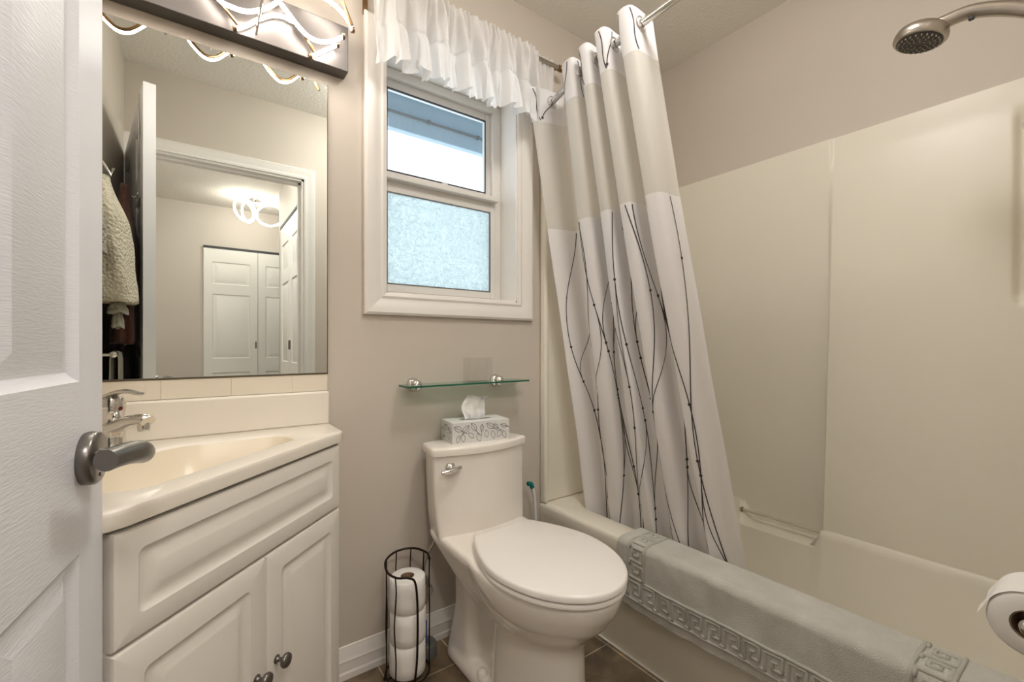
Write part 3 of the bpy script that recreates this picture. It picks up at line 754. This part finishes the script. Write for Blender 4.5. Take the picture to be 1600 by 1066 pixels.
# tank
def tank(hw, yb, yf, bow, z, n=18, cr=.03):
    out = []   # back right -> back left -> front with bow
    side = .018
    pts = [(hw-.02, yb), (-(hw-.02), yb)]
    fr = [(-hw+2*hw*k/n, yf-bow*(1-((2*k/n)-1)**2)) for k in range(n+1)]
    pl = [(x, y) for x, y in pts+fr]
    rp = roundpoly(pl, [cr*.6, cr*.6]+[cr]+[.02]*(n-1)+[cr], 4)
    return [(TXc+x, y, z) for x, y in rp]
b = MB()
b.loft([tank(.160, 1.395, 1.275, .02, .405), tank(.170, 1.402, 1.285, .03, .43), tank(.176, 1.405, 1.295, .036, .50), tank(.180, 1.408, 1.303, .040, .60), tank(.182, 1.41, 1.303, .040, .694)])
b.build('tank', 'porcelain', to, sharp=50)
b = MB(); b.loft([tank(.182, 1.41, 1.303, .042, .690), tank(.189, 1.415, 1.298, .044, .693), tank(.190, 1.417, 1.296, .045, .712), tank(.187, 1.414, 1.299, .044, .718), tank(.178, 1.405, 1.306, .042, .7205)])
b.build('tank_lid', 'porcelain', to, sharp=50)
def seat_ring(yb, yf, hw, z, ym=.96):
    pl = []
    for k in range(33): a = PI+PI*k/32; pl.append((hw*math.cos(a), ym+(ym-yf)*math.sin(a)))
    for k in range(1, 11): t = k/10; pl.append((hw*(1-.42*t**1.7), ym+(yb-ym)*t))
    left = [(-x, y) for x, y in reversed(pl[33:])]
    pl = pl+left
    rp = roundpoly(pl, [0.0001]*42+[.018, .018]+[.0001]*(len(pl)-44), 3)
    return [(TXc+x, y, z) for x, y in rp]
def seat(z0, z1, g):
    q = MB(); e_ = lambda d_, z: seat_ring(1.178-d_, .712+d_, .182-d_, z)
    q.loft([e_(g+.004, z0), e_(g, z0+.003), e_(g, z1-.006), e_(g+.003, z1-.002), e_(g+.009, z1)])
    return q
seat(.4335, .448, .002).build('seat', 'seat_plastic', to, sharp=50)
seat(.450, .470, 0).build('seat_lid', 'seat_plastic', to, sharp=50)
for s_ in (-1, 1): MB().box(TXc+s_*.075-.016, TXc+s_*.075+.016, 1.165, 1.20, .434, .462).build('hinge', 'seat_plastic', to, bevel=.005)
# flush lever
lc = Vector((.683, 1.279, .652))
b = MB(); b.lathe([(.020, 0), (.019, .006), (.011, .010), (.007, .020)], lc+Vector((0, .008, 0)), (0, -1, 0), 24)
pts = bez([lc+Vector((.028, -.014, .004)), lc+Vector((0, -.020, .001)), lc+Vector((-.028, -.019, -.003)), lc+Vector((-.044, -.014, -.004))], 6)
b.tube(pts, [.005, *[.0085]*(len(pts)-2), .004], 14, flat=.8); b.build('flush_lever', 'chrome', to, sharp=50)
for s_ in (-1, 1): MB().lathe([(.016, 0), (.016, .014), (.012, .022), (.004, .025)], (TXc+s_*.092, 1.15, .040), seg=20).build('bolt_cap', 'seat_plastic', to, sharp=50)
# water supply
ws = thing('supply_valve', 'chrome water supply valve with braided hose beside the toilet', 'valve', (.64, D, .2))
b = MB(); b.lathe([(.028, 0), (.026, .004), (.010, .006)], (.655, D-.001, .22), (0, -1, 0), 20); b.tube([(.655, D-.006, .22), (.655, D-.05, .22)], .008, 12); b.lathe([(.012, -.014), (.016, 0), (.012, .014)], (.655, D-.058, .22), (0, 0, 1), 16)
b.build('valve', 'chrome', ws)
MB().tube(bez([(.655, D-.058, .235), (.628, D-.075, .29), (.64, D-.07, .34), (.672, D-.07, .385), (.685, D-.075, .42)], 10), .0055, 12).build('hose', 'brushed_steel', ws)

# tissue box on the tank
tb = thing('tissue_box', 'white tissue box with grey leaf sketches and a tissue pulled up, on the toilet tank', 'tissue box', (.81, 1.345, .7207))
p0 = Vector((.704, 1.310, .7207)); p1 = Vector((.915, 1.283, .7207)); bu = (p1-p0); BL = bu.length; bu.normalize(); bn = Vector((-bu.y, bu.x, 0)); BW, BH = .108, .070
BM = Matrix(((bu.x, bn.x, 0, p0.x), (bu.y, bn.y, 0, p0.y), (0, 0, 1, p0.z), (0, 0, 0, 1)))
b = MB(); b.X = BM; b.box(0, BL, 0, BW, 0, BH)
rnd = random.Random(4)
def stroke(f2, pts, w_=.0007):
    for i in range(len(pts)-1):
        (x0, y0), (x1, y1) = pts[i], pts[i+1]; l = math.hypot(x1-x0, y1-y0) or 1; nx, ny = -(y1-y0)/l*w_, (x1-x0)/l*w_
        b.add([f2(x0+nx, y0+ny), f2(x1+nx, y1+ny), f2(x1-nx, y1-ny), f2(x0-nx, y0-ny)], [(0, 1, 2, 3)], 1)
def leafs(f2, W, Ht, n):
    for i in range(n):
        cx, cy = (i+.5)/n*W+rnd.uniform(-.004, .004), (.3+.42*(i % 2))*Ht+rnd.uniform(-.006, .006); cx = max(.02, min(W-.02, cx)); a = rnd.uniform(.3, PI-.3); L_ = rnd.uniform(.024, .036); wd = L_*.26
        def P(t, s_):
            x = (t-.5)*L_; y = s_*wd*math.sin(PI*t); X = cx+x*math.cos(a)-y*math.sin(a); Y = cy+x*math.sin(a)+y*math.cos(a)
            return (max(.001, min(W-.001, X)), max(.001, min(Ht-.001, Y)))
        stroke(f2, [P(t/8, 1) for t in range(9)]); stroke(f2, [P(t/8, -1) for t in range(9)])
        if i % 2: stroke(f2, [P(t/8, 0) for t in range(-5, 9)])
leafs(lambda x, y: (x, -.0005, y), BL, BH, 15); leafs(lambda x, y: (-.0005, x, y), BW, BH, 7); leafs(lambda x, y: (BL+.0005, x, y), BW, BH, 7)
for k in range(6): stroke(lambda x, y: (-.0006, x, y), [(.075+.004*k, .009+.003*(k % 2)), (.075+.004*k, .016)], .0011)
b.build('box', ['box_print', 'ink_grey'], tb, smooth=False)
b = MB(); b.X = BM; b.prism([(BL/2+.06*math.cos(2*PI*k/32), BW/2+.014*math.sin(2*PI*k/32)) for k in range(32)], BH+.0001, BH+.0006); b.build('slot', 'grey_plastic', tb, smooth=False)
def tis(u, v_):
    w_ = .036+.004*math.sin(v_*5)+.006*v_; x = BL*.47+(u-.5)*2*w_+.012*v_*v_*(0.4)
    y = BW/2+(.009*math.sin(u*6+.5)+.004*math.sin(u*15+2*v_))*(.4+v_*.6)-.004*v_+.004*noise.noise((u*5, v_*5, 2))
    z = BH-.012+.104*v_+.004*math.sin(u*5+1)*v_; x += .006*math.sin(v_*9)*(1 if u < .3 else .2)
    if v_ > .8: y -= (v_-.8)*.10; z -= (v_-.8)**2*.25
    return (x, y, z)
b = MB(); b.X = BM; b.grid(tis, 40, 30)
b.X = BM @ Matrix.Translation((.002, .007, -.006)); b.grid(lambda u, v_: tis(.1+.8*u, v_*.95), 40, 30)
b.build('tissue', 'tissue', tb, sharp=180)

# ================================================================== GLASS SHELF
gs = thing('glass_shelf', 'clear glass shelf on two chrome brackets above the toilet', 'shelf', (.81, D, .915))
poly = roundpoly([(.566, D-.012), (.566, D-.098), (1.062, D-.098), (1.062, D-.012)], .006, 4)
b = MB(); n = len(poly); ZS = .912
b.loft([[(x, y, ZS) for x, y in poly], [(x, y, ZS+.006) for x, y in poly]], True, True, 0)
for i in range(len(b.f)): 
    if len(b.f[i]) == 4: b.m[i] = 1
b.build('glass_plate', ['shelf_glass', 'shelf_edge'], gs, smooth=False)
for x in (.622, .962):
    q = MB(); q.lathe([(.024, 0), (.025, .004), (.020, .012), (.012, .018)], (x, D-.001, ZS+.002), (0, -1, 0), 28)
    q.lathe([(.001, -.020), (.010, -.017), (.017, -.009), (.019, -.0005)], (x, D-.034, ZS), (0, 0, 1), 24)
    q.lathe([(.019, .0065), (.017, .014), (.010, .020), (.001, .022)], (x, D-.034, ZS), (0, 0, 1), 24)
    q.build('bracket', 'chrome', gs, sharp=60)
ac = MB(); r0, r1 = (.795, .905)
ZA = ZS+.0062
for (a, c_, d_, e_) in ((.800, .900, D-.040, D-.038), (.800, .802, D-.080, D-.040), (.898, .900, D-.080, D-.040), (.800, .900, D-.082, D-.080)): ac.box(a, c_, d_, e_, ZA, ZA+.088)
ac.box(.800, .900, D-.082, D-.038, ZA, ZA+.002)
tag(ac.build('acrylic_holder', 'clear_acrylic', bevel=.0004), 'empty clear acrylic box standing on the glass shelf', 'container')

# ================================================================== PAPER ROLL STAND
sx, sy = .5526, 1.325
st_ = thing('toilet_paper_stand', 'black wire reserve stand holding stacked toilet rolls on the floor', 'toilet paper stand', (sx, sy, 0))
R = .068; b = MB()
b.tube(torus_pts((sx, sy, .028), R, (0, 0, 1)), .0025, 8, closed=True); b.tube(torus_pts((sx, sy, .028), R*.5, (0, 0, 1)), .0022, 8, closed=True)
b.tube([(sx-R, sy, .028), (sx+R, sy, .028)], .0022, 8); b.tube([(sx, sy-R, .028), (sx, sy+R, .028)], .0022, 8)
for k in range(3):
    a = 2*PI*k/3+.5; b.tube([(sx+R*math.cos(a), sy+R*math.sin(a), .028), (sx+(R+.004)*math.cos(a), sy+(R+.004)*math.sin(a), .0025)], .0028, 8)
b.build('base', 'black_wire', st_)
# cage wires at angles; opening towards the camera
cam_a = math.atan2(-sy, -sx)
b = MB(); 
ring = []
for k in range(41):
    a = cam_a+.42+(2*PI-.84)*k/40; dip = 0
    ring.append((sx+R*math.cos(a), sy+R*math.sin(a), .388-.0*dip))
a0 = cam_a+.42; a1 = cam_a-.42
def pt(a, z, r=R): return Vector((sx+r*math.cos(a), sy+r*math.sin(a), z))
left = [pt(a1-.02, .028), pt(a1-.05, .10), pt(a1-.02, .20), pt(a1+.0, .30), pt(a1-.12, .355), pt(a1-.6, .368), pt(a1-1.2, .385)]
b.tube(bez([pt(cam_a+.30, .028), pt(cam_a+.42, .10), pt(cam_a+.45, .24), pt(cam_a+.35, .33), pt(cam_a+.05, .352), pt(cam_a-.5, .353), pt(cam_a-1.1, .36), pt(cam_a-1.8, .374), pt(cam_a-2.6, .380), pt(cam_a-3.4, .382), pt(cam_a-4.2, .378), pt(cam_a-4.7, .370)], 8), .0034, 10)
b.build('rim_wire', 'black_wire', st_)
for da in (-.55, -1.2, -1.9, -2.6, -3.3, -4.0, -4.6):
    a = cam_a+da; zt = interp(-da, [0, .5, 1.1, 1.8, 2.6, 3.4, 4.2, 4.7], [.352, .353, .36, .374, .380, .382, .378, .370])
    MB().tube(bez([pt(a, .028), pt(a+.03, .10), pt(a-.05, .2), pt(a+.04, .3), pt(a, zt)], 8), .0021, 8).build('wire', 'black_wire', st_)
def roll(name, c, axis, label, group, r=.055, hgt=.098, core=.0205):
    q = MB(); c = Vector(c); rings = []
    o_ = thing(name, label, 'toilet roll', c, group)
    q.lathe([(core+.001, 0), (r-.004, 0), (r, .004), (r+.0006, hgt*.3), (r, hgt*.6), (r, hgt-.004), (r-.004, hgt), (core+.001, hgt), (core+.001, 0)], c, axis, 48, cap=False)
    q.build('paper', 'paper_white', o_, sharp=50)
    q = MB(); q.lathe([(core, .001), (core, hgt-.001), (core-.0008, hgt-.001), (core-.0008, .001), (core, .001)], c, axis, 32, cap=False); q.build('core', 'cardboard', o_)
    return o_
roll('toilet_roll', (sx, sy, .0312), (0, 0, 1), 'white toilet roll at the bottom of the black wire stand', 'spare toilet rolls in the wire stand')
roll('toilet_roll', (sx+.001, sy, .1300), (0, 0, 1), 'white toilet roll in the middle of the black wire stand', 'spare toilet rolls in the wire stand')
roll('toilet_roll', (sx, sy+.001, .2288), (0, 0, 1), 'white toilet roll at the top of the black wire stand', 'spare toilet rolls in the wire stand')

# brush pot behind the stand, wands beside the toilet
bp = thing('toilet_brush', 'small grey round floor pot with blue accent behind the wire stand', 'toilet brush', (.66, 1.385, 0))
MB().lathe([(.030, 0), (.034, .003), (.034, .04), (.028, .048), (.010, .05)], (.648, 1.392, 0), seg=28).build('pot', 'grey_plastic', bp, sharp=50)
MB().lathe([(.008, .05), (.008, .12), (.004, .124)], (.640, 1.388, 0), seg=14).build('handle', 'blue_plastic', bp)
wd = thing('cleaning_wand', 'white cleaning wand with teal tip standing behind the toilet', 'cleaning wand', (1.05, 1.37, 0))
e0 = on_y(833, 760, 1.37)
MB().tube(bez([(e0.x+.005, 1.372, .03), (e0.x+.012, 1.372, .3), (e0.x+.008, 1.371, e0.z-.06), (e0.x-.004, 1.37, e0.z)], 8), .0065, 12).build('handle', 'white_plastic', wd)
MB().tube(bez([(e0.x-.004, 1.37, e0.z-.004), (e0.x-.012, 1.37, e0.z+.012), (e0.x-.026, 1.37, e0.z+.014)], 6), .009, 12).build('tip', 'teal_plastic', wd)['label'] = 'teal tip'
MB().lathe([(.04, 0), (.045, .004), (.035, .07), (.012, .08)], (e0.x+.005, 1.372, 0), seg=24).build('base', 'white_plastic', wd, sharp=50)
e1 = on_y(854, 822, 1.20)
wp = thing('plunger', 'white rounded handle tip standing between toilet and tub', 'plunger', (e1.x, 1.20, 0))
MB().lathe([(.0085, .06), (.0085, e1.z-.006), (.010, e1.z-.004), (.009, e1.z+.006), (.003, e1.z+.011)], (e1.x, 1.20, 0), seg=18).build('handle', 'white_plastic', wp, sharp=60)
MB().lathe([(.05, 0), (.052, .01), (.035, .05), (.012, .065)], (e1.x, 1.20, 0), seg=24).build('cup', 'grey_plastic', wp, sharp=60)

# ================================================================== TP HOLDER ON FRONT WALL
hx0 = 1.0; hyc, hz = .082, .636
ro = roll('toilet_roll', (hx0, hyc, hz), (1, 0, 0), 'white toilet roll in use on the chrome wall holder beside the tub', None, r=.047, hgt=.1, core=.0215)
b = MB()
# loose leaf: follows the top of the roll and springs off on the tub side
def leaf(u, t):
    if t < .6: a = 1.9-1.45*t/.6; return (hx0+.001+.097*u, hyc+.0484*math.cos(a), hz+.0484*math.sin(a))
    k = (t-.6)/.4; a = .45; tx, tz = math.sin(a), -math.cos(a)
    return (hx0+.001+.097*u-.004*k*(1-u), hyc+.0484*math.cos(a)+.028*k*tx, hz+.0484*math.sin(a)+.028*k*tz+.004*k*math.sin(u*7))
b.grid(leaf, 12, 24); b.build('loose_sheet', 'paper_white', ro, sharp=180)
th_ = thing('toilet_paper_holder', 'chrome toilet paper holder on the wall beside the tub', 'toilet paper holder', (hx0+.05, YF, hz))
b = MB()
b.tube([(hx0-.012, hyc, hz), (hx0+.135, hyc, hz)], .0085, 16); b.lathe([(.001, -.016), (.009, -.013), (.013, -.005), (.013, .004), (.008, .01)], (hx0-.004, hyc, hz), (1, 0, 0), 24)
b.tube(bez([(hx0+.132, hyc, hz), (hx0+.150, hyc-.012, hz), (hx0+.152, YF+.008, hz)], 6), .0085, 14); b.lathe([(.026, 0), (.026, .005), (.014, .011)], (hx0+.152, YF+.001, hz), (0, 1, 0), 24)
b.build('arm', 'chrome', th_, sharp=50)

# ================================================================== GARMENTS (seen in the mirror)
def garment(mb, c, w_, d_, z1, z0, flare=1.0, seed=0, folds=5, top=.35, n=44, m=34, lean=0):
    rings = []
    for j in range(m+1):
        t = j/m; z = z1+(z0-z1)*t; sc = top+(1-top)*sm(t*2.6)+(flare-1)*t; ring = []
        for k in range(n):
            a = 2*PI*k/n; f_ = 1+.10*math.sin(folds*a+seed+t*1.5)*sm(t*2)+.12*noise.noise((math.cos(a)*1.6, math.sin(a)*1.6, t*5+seed))
            ring.append((max(XL+.004, c[0]+lean*t+d_*sc*f_*math.cos(a)), c[1]+w_*sc*f_*math.sin(a), z+.006*math.sin(3*a+seed)*t))
        rings.append(ring)
    mb.loft(rings, True, True)
hk = thing('over_door_hook', 'slim metal over-the-door hook carrying the brown robe', 'hook', (hx, hy, 1.9))
b = MB(); b.X = DM; xh = .69
b.box(xh-.006, xh+.006, -TH-.003, .001, Z1+.0005, Z1+.0025); b.box(xh-.006, xh+.006, -TH-.003, -TH-.001, 1.60, Z1+.0025); b.box(xh-.006, xh+.006, .0005, .002, Z1-.03, Z1+.002)
b.tube(bez([(xh, -TH-.003, 1.62), (xh, -TH-.012, 1.60), (xh, -TH-.03, 1.61), (xh, -TH-.034, 1.635)], 6), .003, 8); b.build('hook', 'chrome', hk); 
rp = DM @ Vector((xh, -TH-.040, 0))
b = MB(); garment(b, (rp.x, rp.y), .125, .032, 1.63, 1.06, 1.1, 2, 6, .45); b2 = b.build('bathrobe', 'robe_brown', sharp=180); tag(b2, 'dark brown plush robe hanging on the door, seen in the mirror', 'robe')
b = MB(); garment(b, (rp.x-.004, rp.y-.02), .085, .025, 1.05, .70, 1.0, 5, 5, .9); tag(b.build('black_trousers', 'cloth_black', sharp=180), 'black garment hanging below the brown robe, seen in the mirror', 'trousers')
jy = .96; jx = XL+.034
b = MB(); garment(b, (jx, jy-.02), .10, .050, 1.60, 1.19, 1.15, 9, 4, .28, lean=.030); jk = b.build('knit_jacket', 'knit_cream', sharp=180)
tag(jk, 'cream quilted knit jacket hanging on the left wall, seen in the mirror', 'jacket')
q = MB(); q.tube([(XL+.001, jy, 1.66), (XL+.02, jy, 1.66), (XL+.04, jy, 1.63), (XL+.055, jy, 1.60), (XL+.06, jy, 1.625)], .004, 8); q.box(XL+.0005, XL+.006, jy-.012, jy+.012, 1.62, 1.74)
tag(q.build('wall_hook', 'chrome'), 'chrome hook on the left wall holding the cream jacket', 'hook')
b = MB(); garment(b, (jx-.010, jy+.165), .05, .034, 1.50, 1.32, 1.15, 4, 5, .3); tag(b.build('lace_scarf', 'lace_grey', sharp=180), 'grey knitted shawl hanging beside the cream jacket in the mirror', 'scarf')
b = MB(); garment(b, (jx+.034, jy-.03), .05, .020, 1.19, 1.155, 1.3, 4, 7, .9); garment(b, (jx+.034, jy-.03), .026, .012, 1.16, 1.11, 1.3, 4, 7, .8)
b.build('ruffle_hem', 'cloth_towel', jk, sharp=180)
tr_ = thing('towel_bar', 'chrome towel bar low on the left wall, seen in the mirror', 'towel bar', (XL, .78, 1.02))
b = MB(); b.tube([(XL+.055, .62, 1.02), (XL+.055, .94, 1.02)], .007, 12)
for y in (.62, .94): b.tube([(XL+.001, y, 1.02), (XL+.055, y, 1.02)], .006, 12); b.lathe([(.018, 0), (.018, .005), (.008, .01)], (XL+.001, y, 1.02), (1, 0, 0), 20); b.lathe([(.001, -.012), (.010, -.008), (.012, 0), (.010, .008), (.001, .012)], (XL+.058, y, 1.02), (0, 1, 0), 18)
b.build('bar', 'chrome', tr_)
b = MB(); prof = [(-.014, -.16), (-.013, -.02), (-.010, .006), (0, .012), (.010, .006), (.013, -.02), (.014, -.19)]
b.loft([[(XL+.055+px+(.004*math.sin(k*1.3)), .70+k*.012, 1.02+pz) for px, pz in prof+[(px*.72, pz-.003) for px, pz in reversed(prof)]] for k in range(15)], True, True)
tag(b.build('hand_towel', 'cloth_towel', sharp=80), 'grey hand towel on the towel bar, seen in the mirror', 'towel')

# ================================================================== HALLWAY (seen in the mirror through the doorway)
HX0, HX1, HY1, HYE = -1.0, .65, YF-.115, -2.43
struct(MB().box(HX0-.1, 2.3, HYE-.1, HY1, -.1, -.001).build('floor_hall', 'carpet', smooth=False))
struct(MB().box(HX0-.1, 2.3, HYE-.1, HY1, ZC, ZC+.1).build('ceiling_hall', 'ceiling_texture', smooth=False))
struct(MB().box(HX0-.1, 2.3, HYE-.1, HYE, 0, ZC).build('wall_hall_far', 'hall_wall', smooth=False))
struct(MB().box(HX0-.1, HX0, HYE, HY1, 0, ZC).build('wall_hall_left', 'hall_wall', smooth=False))
struct(MB().box(HX0, XL-.12, HY1, HY1+.1, 0, ZC).build('wall_hall_near', 'hall_wall', smooth=False))
struct(MB().box(2.2, 2.3, HYE, HY1, 0, ZC).build('wall_hall_end', 'hall_wall', smooth=False))
b = MB(); b.box(HX1, HX1+.1, -1.62, HY1-.02, 0, ZC); struct(b.build('wall_hall_right', 'hall_wall', smooth=False))
def closet(name, T, W_, parentname=None, leaves=2, hgt=2.01):
    o_ = thing(name, None, None, (T @ Vector((0, 0, 0))), kind='structure')
    q = MB(); q.X = T; q.box(0, W_, -.001, .034, hgt+.001, hgt+.024, 0); q.build('track', 'gasket', o_, smooth=False)
    lw = W_/leaves
    for i in range(leaves):
        q = MB(); q.X = T; x0, x1 = i*lw+.002, (i+1)*lw-.002; ss = [x0, x0+.07, x1-.07, x1]; zz = [.02, .25, .78, .92, 1.56, 1.66, 1.88, hgt]
        for a in (0, 2): q.box(ss[a], ss[a+1], .001, .03, zz[0], hgt)
        for a in (0, 2, 4, 6): q.box(ss[1], ss[2], .001, .03, zz[a], zz[a+1])
        for a in (1, 3, 5): q.panel(ss[1], ss[2], zz[a], zz[a+1], [(0, 0, 0), (.006, -.008, 0), (.02, -.008, 0), (.04, -.001, 0)], .03, 1)
        lf = q.build('door_leaf', 'hall_door', o_, sharp=20)
        if i == 0:
            q = MB(); q.X = T; q.box(x1-.022, x1-.012, .03, .045, 1.02, 1.09); q.build('handle', 'nickel', lf, bevel=.002)
    return o_
closet('door_2', Matrix(((1, 0, 0, .10), (0, 1, 0, HYE+.001), (0, 0, 1, 0), (0, 0, 0, 1))), .62*1.5, leaves=2)
closet('door_3', Matrix(((0, -1, 0, HX1-.001), (-1, 0, 0, -.45), (0, 0, 1, 0), (0, 0, 0, 1))), .88, leaves=2, hgt=2.03)
hl = thing('hall_ceiling_light', 'hallway ceiling light with glowing looped rings, seen in the mirror', 'ceiling light', (.49, -1.93, ZC))
b = MB(); b.lathe([(.06, 0), (.06, .02), (.02, .024)], (.49, -1.93, ZC-.001), (0, 0, -1), 28); b.tube([(.49, -1.93, ZC-.02), (.49, -1.93, ZC-.06)], .01, 10); b.build('canopy', 'chrome', hl)
for c_, ax_, r in (((.40, -1.90, 2.30), (.75, 1, .2), .10), ((.62, -1.94, 2.30), (-.25, 1, .35), .115), ((.44, -1.96, 2.31), (1, -.5, .2), .095)):
    MB().tube(torus_pts(c_, r, ax_, 40), .009, 10, closed=True).build('glow_ring', 'hall_glow', hl)
cl = thing('hall_fill_dome', 'added fill dome, out of view on the hallway ceiling near the bathroom door', 'ceiling light', (.15, -.75, ZC))  # added fill: unseen dome sending light through the doorway from behind the camera
MB().lathe([(.15, 0), (.15, .015), (.14, .02)], (.0, -.8, ZC-.001), (0, 0, -1), 32).build('base', 'brushed_steel', cl)
MB().lathe([(.14, .02), (.135, .05), (.10, .08), (.05, .095), (.001, .10)], (.0, -.8, ZC-.001), (0, 0, -1), 32).build('dome', 'hall_fill_glow', cl)

bl = thing('bathroom_fill_dome', 'added round fill light, out of view on the bathroom ceiling', 'ceiling light', (.85, .5, ZC))  # added fill: unseen emitter that evens out the brightness of the bathroom
MB().lathe([(.15, 0), (.15, .015), (.14, .02)], (.85, .5, ZC-.001), (0, 0, -1), 32).build('base', 'brushed_steel', bl)
MB().lathe([(.14, .02), (.135, .05), (.10, .08), (.05, .095), (.001, .10)], (.85, .5, ZC-.001), (0, 0, -1), 32).build('dome', 'bath_fill_glow', bl)
